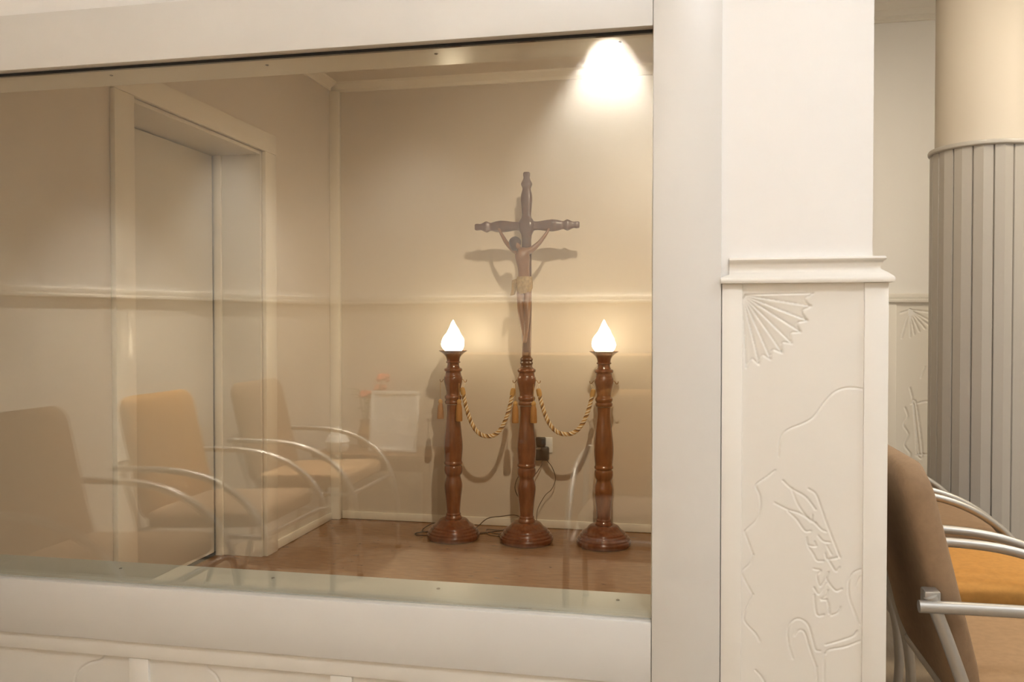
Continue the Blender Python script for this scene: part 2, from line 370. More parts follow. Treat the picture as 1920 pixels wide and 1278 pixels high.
# ---- niche walls
struct('wall_niche_back', 'plain beige rear wall of the niche behind the candlesticks', MB().box(-2.6, 0.24, YB, YB + 0.08, 0, HN), 'niche', smooth=False)
struct('wall_niche_right', 'plain beige right wall of the niche', MB().box(0.24, 0.30, 1.935, YB, 0, HC), 'niche', smooth=False)
wl = struct('wall_niche_left', 'plain beige left wall of the niche around the door')
part('wall_face', 'niche', wl, -2.40, XL, 1.935, 2.885, 0, HN, smooth=False)
part('wall_face', 'niche', wl, -2.40, XL, 3.925, YB, 0, HN, smooth=False)
part('wall_face', 'niche', wl, -2.40, XL, 2.885, 3.925, 2.055, HN, smooth=False)
d1 = struct('door_1', 'flush cream door deep in its white casing on the niche left wall')
part('casing', 'trim', d1, XL, XL + 0.022, 2.770, 2.886, 0.002, 2.052, bev=0.003)
part('casing', 'trim', d1, XL, XL + 0.022, 3.922, 4.037, 0.002, 2.052, bev=0.003)
part('casing', 'trim', d1, XL, XL + 0.022, 2.770, 4.037, 2.0525, 2.150, bev=0.003)
part('jamb', 'door', d1, -2.40, XL - 0.001, 3.9055, 3.9245, 0.002, 2.052, bev=0.002)
part('jamb', 'door', d1, -2.40, XL - 0.001, 2.8855, 2.905, 0.002, 2.052, bev=0.002)
part('jamb', 'door', d1, -2.40, XL - 0.001, 2.905, 3.9055, 2.034, 2.052, bev=0.002)
part('door_stop', 'trim', d1, -2.325, -2.285, 3.890, 3.9055, 0.002, 2.034, bev=0.002)
part('door_leaf', 'door', d1, -2.37, -2.325, 2.912, 3.880, 0.020, 2.030, bev=0.002)
part('threshold_gap_shade', 'dark', d1, -2.39, -2.325, 2.906, 3.905, 0.0025, 0.018, smooth=False)
part('door_gap_shade', 'dark', d1, -2.395, -2.38, 2.906, 3.904, 0.018, 2.033, smooth=False)
struct('trim_1', 'white vertical strip in the niche corner', MB().box(XL, XL + 0.058, YB - 0.045, YB, 0.0025, HN - 0.05, bev=0.004), 'trim')
mb = MB(); mb.prism([(YB, HN), (YB - 0.055, HN), (YB - 0.05, HN - 0.012), (YB - 0.02, HN - 0.035), (YB - 0.014, HN - 0.052), (YB, HN - 0.052)], -0.24, -XL)
mb.xf(Matrix(((0, -1, 0, 0), (1, 0, 0, 0), (0, 0, 1, 0), (0, 0, 0, 1))))
struct('trim_2', 'pale cornice along the top of the niche rear wall', mb, 'trim', angle=25)
mb = MB(); mb.prism([(XL, HN), (XL + 0.055, HN), (XL + 0.05, HN - 0.012), (XL + 0.02, HN - 0.035), (XL + 0.014, HN - 0.052), (XL, HN - 0.052)], 1.936, YB - 0.06)
struct('trim_3', 'pale cornice along the top of the niche left wall', mb, 'trim', angle=25)
struct('baseboard_back', 'low pale baseboard along the niche rear wall', MB().box(XL + 0.06, 0.24, YB - 0.012, YB, 0.004, 0.05, bev=0.003), 'trim')
struct('baseboard_left', 'low pale baseboard along the niche left wall', MB().box(XL, XL + 0.012, 4.04, YB - 0.046, 0.004, 0.05, bev=0.003), 'trim')

# ---- room on the right: rear wall with dado
wr = struct('wall_rear', 'warm white wall at the far right with cream carved dado')
part('wall_face', 'wall', wr, 0.30, 3.6, YB, YB + 0.08, 0, HC, smooth=False)
part('dado_rail', 'dado', wr, 0.30, 3.6, YB - 0.028, YB, 1.296, 1.318, bev=0.004)
part('dado_rail', 'dado', wr, 0.30, 3.6, YB - 0.018, YB, 1.318, 1.345, bev=0.006)
for x in (0.5, 1.085, 1.66, 2.24, 2.82): part('stile', 'dado', wr, x - 0.04, x + 0.04, YB - 0.014, YB, 0.0, 1.296, bev=0.002)
def rp(x, y): return (1.115 + (1640 + x / 3.19 - 1675) * 0.00308, 1.293 - (500 + y / 3.19 - 568) * 0.00304)
rl = [[rp(190, 255), rp(*t)] for t in ((145, 270), (150, 410), (195, 405), (215, 390), (240, 375), (270, 360), (295, 345), (310, 325), (310, 270))]
rl += [sl([rp(*p) for p in q], 5) for q in (((270, 570), (250, 630)), ((195, 690), (212, 780), (235, 1065)), ((205, 780), (228, 780), (262, 1060), (235, 1065)),
       ((215, 785), (245, 1060)), ((240, 775), (275, 765), (330, 770)), ((235, 1065), (280, 1060), (330, 1065)), ((170, 800), (185, 850), (165, 900), (190, 950), (170, 1010), (200, 1060), (190, 1110), (225, 1150), (245, 1200)))]
relief('carved_panel', 1.12, 1.625, 0.0, 1.298, YB - 0.005, rl, 'dado', wr, step=0.004, depth=0.006, sig=0.0035)
for a, b in ((0.54, 1.045), (1.70, 2.20), (2.28, 2.78)): part('carved_panel', 'dado', wr, a, b, YB - 0.005, YB, 0, 1.296, smooth=False)
mb = MB(); mb.prism([(YB, HC), (YB - 0.09, HC), (YB - 0.085, HC - 0.02), (YB - 0.04, HC - 0.045), (YB - 0.035, HC - 0.075), (YB - 0.012, HC - 0.085), (YB - 0.012, HC - 0.10), (YB, HC - 0.10)], -3.6, -0.30)
mb.xf(Matrix(((0, -1, 0, 0), (1, 0, 0, 0), (0, 0, 1, 0), (0, 0, 0, 1))))
struct('trim_4', 'pale cornice along the far right wall', mb, 'dado', angle=25)
struct('wall_right', 'white side wall of the room, far right', MB().box(3.6, 3.68, YO, YB, 0, HC), 'wall', smooth=False)

# ---- walls behind and to the left of the viewpoint, seen in the glass
wo = struct('wall_back', 'white wall opposite the window with cream dado, mirrored in the glass')
part('wall_face', 'wall', wo, -2.10, 3.6, YO - 0.08, YO, 0, HC, smooth=False)
part('dado_face', 'dado', wo, -2.08, 3.6, YO, YO + 0.012, 0, 1.30, smooth=False)
part('dado_rail', 'dado', wo, -2.08, 3.6, YO, YO + 0.03, 1.30, 1.318, bev=0.004)
part('dado_rail', 'dado', wo, -2.08, 3.6, YO, YO + 0.02, 1.318, 1.345, bev=0.006)
A = Vector((-2.07, YO)); B = Vector((-3.41, 1.775)); ln = (B - A).length; ang = math.atan2(B.y - A.y, B.x - A.x)
wq = struct('wall_left', 'slanting white wall with cream dado behind the mirrored chairs')
wq.location = (A.x, A.y, 0); wq.rotation_euler = (0, 0, ang)
part('wall_face', 'wall', wq, -0.03, ln, 0.0, 0.08, 0, HC, smooth=False)
part('dado_face', 'dado', wq, -0.03, ln, -0.012, 0.0, 0, 1.30, smooth=False)
part('dado_rail', 'dado', wq, -0.03, ln, -0.03, 0.0, 1.30, 1.318, bev=0.004)
part('dado_rail', 'dado', wq, -0.03, ln, -0.02, 0.0, 1.318, 1.345, bev=0.006)

# ================================================================== CANDLESTICKS AND CROSS
FOOT = [(0, .136), (.006, .144), (.026, .145), (.034, .139), (.042, .138), (.048, .129), (.058, .126), (.064, .117), (.072, .114), (.082, .098), (.092, .088), (.104, .078), (.110, .066), (.1125, .052)]
STEM = [(.108, .046), (.116, .047), (.124, .044), (.130, .0405), (.137, .0415), (.143, .0375), (.160, .0375), (.22, .0425), (.275, .0495), (.300, .0495), (.322, .045), (.340, .0405), (.350, .0415), (.362, .0475),
        (.380, .050), (.398, .0485), (.406, .043), (.410, .0495), (.420, .0505), (.428, .047), (.45, .0485), (.50, .052), (.54, .0505), (.60, .0445), (.66, .0385), (.70, .0355), (.738, .0365)]
HEAD = [(.742, .043), (.752, .047), (.760, .0445), (.764, .042), (.770, .0455), (.780, .0475), (.788, .044), (.793, .039), (.806, .038), (.830, .0425), (.862, .050), (.880, .0515), (.892, .0495), (.898, .0455), (.916, .0425), (.921, .047), (.927, .050), (.935, .049), (.940, .043)]
def dense(prof, m=3):
    p = catmull([(r, 0, z) for z, r in prof], m); return [(v.z, max(v.x, 0.0005)) for v in p]
def hook(parent, s, z=.872):
    path = [(s * .046, 0, z + .004), (s * .053, 0, z + .006), (s * .060, 0, z - .002), (s * .064, 0, z - .008), (s * .069, 0, z - .010), (s * .074, 0, z - .006), (s * .076, 0, z + .004)]
    h = MB().tube(catmull(path, 4), .0022, 8).build('hook', 'brass', parent); h['label'] = 'small dull brass hook'
def candlestick(name, label, x, y, cat='candlestick', grp='turned wooden candlesticks with flame lamps'):
    t = thing(name, label, cat, (x, y, .002), 0, grp)
    MB().lathe(dense(FOOT), 56).build('foot', 'wood', t, angle=50)
    MB().lathe(dense(STEM), 48).build('stem', 'wood', t, angle=50)
    MB().lathe(dense(HEAD), 48).build('head', 'wood', t, angle=50)
    for s in (-1, 1): hook(t, s)
    return t
def flame_lamp(t):
    pr = [(.938, .040), (.950, .034), (.960, .0325), (.966, .034), (.968, .0395), (.974, .0395), (.978, .0355), (.988, .036), (1.000, .040), (1.012, .049), (1.022, .061), (1.030, .073), (1.0335, .078), (1.036, .078), (1.035, .070), (1.031, .05), (1.030, .02)]
    MB().lathe(pr, 48).build('drip_dish', 'wood', t, angle=40)
    fp = [(1.031, .040), (1.036, .047), (1.045, .054), (1.060, .0605), (1.078, .0615), (1.096, .056), (1.115, .046), (1.135, .035), (1.155, .0245), (1.172, .0165), (1.188, .009), (1.203, .001)]
    fp = dense(fp, 3)
    def f(a, z):
        k = (z - 1.03) / .17
        return 1 + 0.11 * math.cos(5 * a + 7.5 * k) * min(1, k * 2.5) + 0.07 * math.sin(3 * a - 16 * k) * k
    MB().lathe(fp, 40, f=f).build('flame_shade', 'flame', t, angle=60)['label'] = 'glowing frosted glass shade shaped like a twisted flame'
YC = 4.465
XA, XBm, XC = -1.226, -0.816, -0.400
la = candlestick('candlestick', 'dark wooden candlestick with lit flame lamp, nearest to the door', XA, YC); flame_lamp(la)
lc = candlestick('candlestick', 'wooden candlestick with lit flame lamp, nearest to the window post', XC, YC + 0.015); flame_lamp(lc)

cr = candlestick('standing_crucifix', 'tall wooden crucifix on a turned foot between the two candlesticks', XBm, YC, 'crucifix', None)
mb = MB(); mb.lathe([(.938, .043), (.945, .036), (.952, .030), (.960, .029), (.966, .033), (.972, .034), (.977, .030), (.984, .031), (.990, .033), (.996, .030), (1.004, .0245)], 24, f=lambda a, z: 1 + (0.05 * math.cos(12 * a) if z > .95 else 0))
mb.build('collar', 'cross', cr, angle=60)
# the cross: carved, slightly flattened arms with waisted tips
def carved(length_prof, axis, name):
    mb = MB(); L = []
    n = 24
    for (s, r) in length_prof:
        row = []
        for j in range(n):
            a = 2 * math.pi * j / n; c, d = math.cos(a), math.sin(a)
            e = 1.0 / max(abs(c) ** 4 + abs(d) ** 4, 1e-9) ** 0.25     # rounded square section
            u, v = r * c * e * 0.97, r * d * e * 0.62
            row.append((u, v, s) if axis == 'z' else (s, v, u))
        L.append(row)
    return mb.loops(L).build(name, 'cross', cr, angle=40)
ZX = 1.708
carved([(1.000, .0240), (1.05, .0250), (1.15, .0270), (1.25, .0280), (1.40, .0280), (1.55, .0270), (1.63, .0255), (1.660, .029), (1.680, .039), (1.694, .043), (1.708, .0445), (1.722, .043), (1.738, .038), (1.752, .0275), (1.768, .0245),
        (1.80, .0270), (1.845, .0315), (1.875, .0300), (1.900, .0235), (1.908, .0225), (1.918, .0260), (1.928, .0305), (1.936, .0305), (1.946, .0255), (1.960, .0185), (1.970, .0165), (1.978, .0190), (1.992, .0190), (1.997, .014)], 'z', 'upright')
arm = [(.0, .030), (.030, .030), (.045, .0245), (.060, .0235), (.080, .0255), (.105, .0295), (.14, .0330), (.168, .0295), (.192, .0230), (.200, .0220), (.209, .0260), (.218, .0305), (.225, .0305), (.234, .0260), (.248, .0190), (.258, .0170), (.267, .0190), (.281, .0185), (.286, .014)]
prof = [(-s, r) for s, r in reversed(arm)] + arm[1:]
o = carved(prof, 'x', 'crossbar'); o.location = (0, 0, ZX)
# corpus: one continuous skinned figure
def px(cx, cy, dy): return ((cx - 405) * .00091, dy, 1.997 - (cy - 75) * .00092)
J = {'pelvis': (px(398, 735, -.050), .036, .027), 'belly': (px(400, 672, -.052), .033, .023), 'chest': (px(396, 600, -.060), .040, .028), 'neckb': (px(392, 550, -.062), .034, .023), 'neck': (px(378, 528, -.068), .013, .013),
     'chin': (px(366, 515, -.078), .016, .017), 'head': (px(354, 500, -.076), .026, .027), 'crown': (px(348, 488, -.068), .018, .020),
     'shl': (px(338, 532, -.056), .020, .018), 'ell': (px(292, 488, -.046), .0135, .0125), 'wrl': (px(258, 432, -.036), .0100, .009), 'hal': (px(243, 402, -.030), .0115, .007),
     'shr': (px(446, 535, -.056), .020, .018), 'elr': (px(492, 492, -.046), .0135, .0125), 'wrr': (px(528, 442, -.036), .0100, .009), 'har': (px(546, 408, -.030), .0115, .007),
     'hipl': (px(380, 775, -.050), .025, .025), 'knl': (px(384, 890, -.074), .0185, .018), 'cal': (px(392, 950, -.058), .0160, .017), 'anl': (px(400, 1035, -.040), .0100, .010), 'fol': (px(402, 1075, -.056), .0105, .009),
     'hipr': (px(420, 775, -.050), .025, .025), 'knr': (px(424, 885, -.078), .0185, .018), 'car': (px(418, 950, -.062), .0160, .017), 'anr': (px(411, 1030, -.048), .0100, .010), 'for_': (px(410, 1070, -.066), .0105, .009)}
E_ = [('pelvis', 'belly'), ('belly', 'chest'), ('chest', 'neckb'), ('neckb', 'neck'), ('neck', 'chin'), ('chin', 'head'), ('head', 'crown'), ('neckb', 'shl'), ('shl', 'ell'), ('ell', 'wrl'), ('wrl', 'hal'),
      ('neckb', 'shr'), ('shr', 'elr'), ('elr', 'wrr'), ('wrr', 'har'), ('pelvis', 'hipl'), ('hipl', 'knl'), ('knl', 'cal'), ('cal', 'anl'), ('anl', 'fol'), ('pelvis', 'hipr'), ('hipr', 'knr'), ('knr', 'car'), ('car', 'anr'), ('anr', 'for_')]
keys = list(J)
me = bpy.data.meshes.new('corpus'); me.from_pydata([J[k][0] for k in keys], [(keys.index(a), keys.index(b)) for a, b in E_], [])
me.materials.append(M['corpus'])
fig = bpy.data.objects.new('corpus', me); COL.objects.link(fig); fig.parent = cr; fig['label'] = 'carved figure with raised arms and bowed head'
sk = fig.modifiers.new('skin', 'SKIN'); sk.use_smooth_shade = True
sd = me.skin_vertices[0].data if me.skin_vertices else None
for i, k in enumerate(keys):
    sd[i].radius = (J[k][1], J[k][2]); sd[i].use_root = (k == 'pelvis')
ss = fig.modifiers.new('sub', 'SUBSURF'); ss.levels = 2; ss.render_levels = 2
# hair, beard, loincloth
hm = MB(); hp = px(350, 492, -.066)
hm.lathe([(-.044, .014), (-.032, .024), (-.012, .0305), (.008, .0315), (.021, .025), (.030, .013), (.034, .001)], 24, c=hp, f=lambda a, z: 1 + .05 * math.cos(9 * a + 60 * z))
hm.build('hair', 'hair', fig, angle=60)
mb = MB(); L = []
for k, (cy, hw, dep) in enumerate(((688, .039, .031), (705, .042, .034), (722, .043, .036), (742, .0435, .036), (762, .042, .035), (778, .038, .032))):
    cx, cyy, cz = px(402, cy, -.050); row = []
    for j in range(60):
        a = 2 * math.pi * j / 60; q = 1 + .055 * math.sin(9 * a + k * 1.3) + .03 * math.sin(17 * a - k)
        row.append((cx + hw * math.cos(a) * q, cyy + dep * math.sin(a) * q, cz + .010 * math.sin(a + .6) * (k / 5)))
    L.append(row)
mb.loops(L).build('loincloth', 'cloth', fig, angle=60)
mb = MB(); L = []
for k, (cx, cy, hw) in enumerate(((362, 700, .018), (348, 705, .016), (342, 730, .013), (340, 755, .013), (335, 780, .014), (330, 797, .013))):
    c = px(cx, cy, -.052); row = []
    for j in range(20):
        a = 2 * math.pi * j / 20
        row.append((c[0] + hw * math.cos(a) * (1 + .2 * math.sin(4 * a + k)), c[1] + hw * .7 * math.sin(a) * (1 + .2 * math.sin(5 * a)), c[2] + .004 * math.cos(a)))
    L.append(row)
mb.loops(L).build('loincloth_knot', 'cloth', fig, angle=60)

# ---- twisted ropes and tassels
def rope(label, xa, xb, zlow, ya, yb, hxa, hxb):
    t = thing('twisted_rope', label, 'rope', ((xa + xb) / 2, (ya + yb) / 2, zlow), 0, 'twisted gold ropes between the stands')
    O = Vector(t.location); ztop = .800
    P = []
    N = 140
    for i in range(N + 1):
        u = i / N * 2 - 1
        s = abs(u) ** 2.5 * 0.86 + u * u * 0.14
        xx = (xa + xb) / 2 + (xb - xa) / 2 * (u * (1 + 0.12 * (1 - u * u)))
        P.append(Vector((xx, ya + (yb - ya) * (u + 1) / 2 - .004, zlow + (ztop - zlow) * s)))
    Ls = [0]
    for a, b in zip(P, P[1:]): Ls.append(Ls[-1] + (b - a).length)
    pitch = 0.046
    for k, m in enumerate(('cream', 'gold', 'cream', 'bronze', 'gold')):
        pts = []
        for i, p in enumerate(P):
            tg = (P[min(i + 1, N)] - P[max(i - 1, 0)]).normalized(); n1 = Vector((0, -1, 0)); n1 = (n1 - tg * n1.dot(tg)).normalized(); n2 = tg.cross(n1)
            a = 2 * math.pi * (Ls[i] / pitch + k / 5)
            pts.append(p + (n1 * math.cos(a) + n2 * math.sin(a)) * .0066 - O)
        MB().tube(pts, .0052, 7).build('strand', m, t)
    for (p, d, hx, hy) in ((P[0], P[0] - P[3], hxa, ya), (P[-1], P[-1] - P[-4], hxb, yb)):
        d = d.normalized()
        pts = [p - O - d * .004, p - O + d * .010, p - O + d * .03, p - O + d * .036]
        MB().tube(pts, [.0135, .0142, .0132, .008], 16).build('end_sleeve', 'gold', t)
        top = p + d * .034
        for sx in (-.004, .004):
            MB().tube([top + Vector((sx * 1.3, 0, 0)) - O, (top + Vector((hx, hy, .868))) / 2 + Vector((sx, 0, 0)) - O, Vector((hx, hy, .864)) - O], .0014, 6).build('loop_cord', 'cream', t)
HK = .070
rope('twisted gold rope hanging between the crucifix and the candlestick nearest the door', XA + .058, XBm - .078, .571, YC, YC, XA + HK, XBm - HK)
rope('twisted gold rope hanging between the crucifix and the candlestick nearest the window post', XBm + .072, XC - .062, .592, YC, YC + .015, XBm + HK, XC - HK)
def tassel(label, x, y, ztop, zbot):
    t = thing('tassel', label, 'tassel', (x, y, zbot), 0, 'gold tassels hung from the hooks')
    h = ztop - zbot
    MB().tube([(0, 0, h - .004), (0, 0, .862 - zbot)], .0013, 6).build('cord', 'gold', t)
    MB().lathe([(h - .026, .009), (h - .020, .0125), (h - .011, .012), (h - .004, .008), (h, .003)], 18, f=lambda a, z: 1 + .05 * math.cos(9 * a)).build('knot', 'gold', t, angle=60)
    MB().lathe([(0, .0165), (.004, .018), (.03, .0175), (h - .045, .0155), (h - .032, .0125), (h - .025, .0098)], 36, f=lambda a, z: 1 + .04 * math.cos(18 * a)).build('fringe', 'tassel', t, angle=60)
tassel('small gold tassel hanging alone on the side of the candlestick towards the door', XA - .073, YC, .770, .660)
tassel('gold tassel beside the rope end at the candlestick nearest the door', XA + .047, YC - .052, .775, .655)
tassel('gold tassel beside the rope end at the crucifix, on the door side', XBm - .052, YC - .050, .770, .652)
tassel('gold tassel beside the rope end at the crucifix, on the window post side', XBm + .048, YC - .052, .772, .655)

# ---- cables, socket
def cable(label, pts, m='cable', r=.0028):
    o = MB().tube(catmull(pts, 8), r, 8).build('cable', m); tag(o, label, 'cable'); return o
z0 = .005
cable('thin dark cable running from wall plug down behind the crucifix to its foot', [(-.775, 4.785, .42), (-.79, 4.76, .36), (-.84, 4.73, .30), (-.90, 4.72, .32), (-.93, 4.72, .24), (-.89, 4.72, .16), (-.85, 4.71, .10), (-.92, 4.70, .03), (-1.0, 4.68, z0), (-1.06, 4.62, z0), (-1.12, 4.56, z0), (-1.17, 4.57, .010)])
cable('thin dark cable arching from the door-side candlestick over the baseboard to the crucifix', [(-1.16, 4.62, z0), (-1.13, 4.66, .03), (-1.08, 4.68, .07), (-1.0, 4.68, .085), (-.92, 4.66, .10), (-.86, 4.63, .085), (-.80, 4.615, .04), (-.76, 4.60, z0)])
cable('brown cable tangled on the floor between crucifix and door-side candlestick', [(-1.13, 4.58, z0), (-1.07, 4.62, z0), (-1.0, 4.60, z0), (-.96, 4.65, .012), (-1.02, 4.68, z0), (-1.08, 4.65, .012), (-1.05, 4.57, z0), (-.98, 4.55, z0), (-.93, 4.58, .012), (-.90, 4.64, z0), (-.95, 4.66, z0), (-.99, 4.56, .012), (-.95, 4.50, z0), (-.89, 4.545, z0)], 'cable2')
cable('dark cable looping on the floor at the door side of the candlestick', [(-1.28, 4.61, z0), (-1.33, 4.65, .02), (-1.40, 4.66, .03), (-1.45, 4.62, z0), (-1.43, 4.57, z0), (-1.38, 4.55, z0), (-1.35, 4.50, z0), (-1.43, 4.48, z0), (-1.46, 4.52, z0), (-1.38, 4.56, .012), (-1.33, 4.60, .010)])
cable('fine dark cable curling beside the crucifix stem below the wall plug', [(-.755, 4.775, .40), (-.72, 4.76, .36), (-.70, 4.75, .30), (-.72, 4.745, .24), (-.76, 4.74, .20), (-.80, 4.73, .12), (-.80, 4.70, .04), (-.78, 4.64, z0)], 'cable', .002)
so = thing('wall_socket', 'white wall socket with black plug behind the crucifix', 'socket', (-.768, YB, .46))
part('plate', 'white', so, -.03, .045, -.010, 0, -.02, .07, bev=.004)
part('plug', 'black', so, -.055, .028, -.052, -.010, -.062, .018, bev=.010)
part('plug', 'black', so, -.05, .008, -.045, -.010, .020, .072, bev=.008)
part('prong', 'steel', so, -.042, -.016, -.056, -.048, .004, .016, bev=.002)

# ================================================================== CHAIRS
def rrect(hw, z0, z1, r, n=6):
    """rounded rectangle in (y, z)"""
    o = []
    for (cy, cz, a0) in ((hw - r, z1 - r, 0), (-hw + r, z1 - r, 90), (-hw + r, z0 + r, 180), (hw - r, z0 + r, 270)):
        for k in range(n + 1):
            a = math.radians(a0 + 90 * k / n); o.append((cy + r * math.cos(a), cz + r * math.sin(a)))
    return o
def cushion(hw, z0, z1, r, th, bulge=.012, edge=.018):
    """upholstered slab: outline in y,z, thickness along x"""
    L = []
    def ring(ins, x):
        f = max(0.002, 1 - ins / min(hw, (z1 - z0) / 2)); cz = (z0 + z1) / 2
        return [(x, y * f, cz + (z - cz) * f) for y, z in rrect(hw, z0, z1, r)]
    h = th / 2
    for ins, x in ((.999 * min(hw, (z1 - z0) / 2), -h - bulge * .2), (.14, -h - bulge * .2), (.07, -h - bulge * .12), (.03, -h), (edge * .4, -h + edge * .35), (0, -h + edge)): L.append(ring(ins, x))
    for ins, x in ((0, h - edge), (edge * .4, h - edge * .35), (.03, h + bulge * .2), (.07, h + bulge * .7), (.14, h + bulge), (.999 * min(hw, (z1 - z0) / 2), h + bulge)): L.append(ring(ins, x))
    return MB().loops(L)
ARM = [(-.315, .622), (-.20, .623), (-.08, .622), (.02, .612), (.11, .588), (.19, .548), (.26, .49), (.31, .41), (.340, .31), (.352, .18), (.355, .012)]
def make_chair(back, seat, label, loc, rz, group):
    t = thing('armchair', label, 'chair', loc, rz, group)
    b = cushion(.232, -.25, .25, .06, .058); b.xf(Matrix.Translation((-.258, 0, .650)) @ Matrix.Rotation(math.radians(-13.5), 4, 'Y'))
    b.build('backrest', back, t, angle=60)
    s = cushion(.238, -.25, .25, .05, .07); s.xf(Matrix.Translation((.035, 0, .430)) @ Matrix.Rotation(math.radians(-90 - 3), 4, 'Y'))
    s.build('seat', seat, t, angle=60)
    for sy in (-1, 1):
        y = sy * .268
        MB().tube(catmull([(x, y, z) for x, z in ARM], 5), .0125, 12).build('arm_tube', 'steel', t)
        MB().tube(catmull([(-.292, y * .97, .640), (-.255, y * .97, .54), (-.222, y * .97, .44), (-.20, y * .97, .34), (-.195, y * .97, .22), (-.215, y * .97, .10), (-.25, y * .97, .004)], 5), .0125, 12).build('rear_leg', 'steel', t)
        MB().box(-.302, -.272, min(y * .97, y * .84), max(y * .97, y * .84), .618, .650, bev=.004).build('bracket', 'steel', t)
        MB().box(-.20, .335, min(y * .985, y * .90), max(y * .985, y * .90), .372, .388, bev=.004).build('seat_rail', 'steel', t)
        MB().lathe([(0, .015), (.006, .0155), (.02, .0135)], 14, c=(.355, y, 0)).build('foot_glide', 'black', t)
        MB().lathe([(0, .015), (.006, .0155), (.02, .0135)], 14, c=(-.249, y * .97, 0)).build('foot_glide', 'black', t)
    MB().tube([(.30, -.262, .38), (.30, .262, .38)], .010, 10).build('crossbar', 'steel', t)
    MB().tube([(-.205, -.258, .38), (-.205, .258, .38)], .010, 10).build('crossbar', 'steel', t)
    return t
G1 = 'armchairs in a row behind the pillar'; G2 = 'armchairs mirrored in the window glass'
RX, RY = .774, 2.03
make_chair('taupe', 'tan', 'taupe armchair nearest to the pillar, seen from behind', (RX, RY, 0), 0, G1)
make_chair('orange', 'orange', 'orange armchair with aluminium arms, second behind the pillar', (RX + .01, RY + .68, 0), 0, G1)
make_chair('taupe', 'taupe', 'brown armchair farthest back in the row, before the grey column', (RX + .02, RY + 1.345, 0), 0, G1)
make_chair('taupe', 'taupe', 'taupe armchair mirrored at the left edge of the glass', (-1.825, 1.21, 0), 0, G2)
make_chair('orange', 'taupe', 'armchair with orange back mirrored in the glass over the door', (-1.83, .43, 0), 0, G2)
make_chair('taupe', 'tan', 'taupe armchair mirrored in the glass right of the door leaf', (-1.815, -.385, 0), 0, G2)
make_chair('orange', 'taupe', 'orange armchair mirrored in the glass behind the post-side candlestick', (-.14, .19, 0), math.radians(90), G2)

# ================================================================== COLUMN
cx, cy = 1.275, 3.97
co = thing('round_column', 'round pale column with grey slatted cladding behind the chairs', 'column', (cx, cy, 0))
MB().lathe([(0, .186), (HC - .002, .186)], 64).build('shaft', 'column', co)
HT = 1.915; NS = 16; rr = .200
for k in range(NS):
    da = 2 * math.pi / NS; a0 = -da / 2 + .0075; a1 = da / 2 - .0075
    outer = [(rr * .972 * math.cos(a0), rr * .972 * math.sin(a0)), (rr * .994 * math.cos(a0 + .012), rr * .994 * math.sin(a0 + .012)), (rr * 1.022, 0),
             (rr * .994 * math.cos(a1 - .012), rr * .994 * math.sin(a1 - .012)), (rr * .972 * math.cos(a1), rr * .972 * math.sin(a1))]
    inner = [(.188 * math.cos(a1), .188 * math.sin(a1)), (.188 * math.cos(a0), .188 * math.sin(a0))]
    if k == 0:
        mb = MB(); mb.loops([[(x, y, 0.002) for x, y in outer + inner], [(x, y, HT) for x, y in outer + inner]])
        slat = mb.build('slat', 'slat', co, angle=8); o = slat
    else:
        o = slat.copy(); COL.objects.link(o); o.parent = co
    o.rotation_euler = (0, 0, da * k + .10)
MB().lathe([(HT, .188), (HT, .209), (HT + .004, .213), (HT + .014, .2135), (HT + .020, .210), (HT + .0205, .188)], 72, cap0=False, cap1=False).build('cap_ring', 'slat', co, angle=40)

# ================================================================== THINGS MIRRORED IN THE GLASS
tb = thing('side_table', 'low brown side table mirrored in the glass', 'table', (-1.70, -.95, 0))
part('table_top', 'brownwood', tb, -.30, .40, -.19, .19, .445, .470, bev=.004)
part('apron', 'brownwood', tb, -.27, .37, -.165, .165, .38, .4445, bev=.002)
for x in (-.25, .35):
    for y in (-.145, .145): part('leg', 'brownwood', tb, x - .02, x + .02, y - .02, y + .02, 0, .38, bev=.003)
pf = thing('framed_notice', 'white framed sheet mirrored in the glass beside the flowers', 'frame', (-1.565, -.86, .4745))
pf.rotation_euler = (math.radians(10), 0, 0)
for a in ((-.140, .140, .318, .338), (-.140, .140, 0.0, .020), (-.140, -.122, .020, .318), (.122, .140, .020, .318)): part('frame_bar', 'white', pf, a[0], a[1], -.008, .008, a[2], a[3], bev=.002)
part('sheet', 'paper', pf, -.122, .122, -.004, .002, .02, .318, smooth=False)
vs = thing('flower_vase', 'vase of coral flowers mirrored in the glass near the niche corner', 'flowers', (-1.79, -1.04, .4705))
MB().lathe(dense([(0, .035), (.01, .042), (.05, .05), (.10, .04), (.14, .03), (.16, .036)]), 28).build('vase', 'oak', vs)
rnd = random.Random(3)
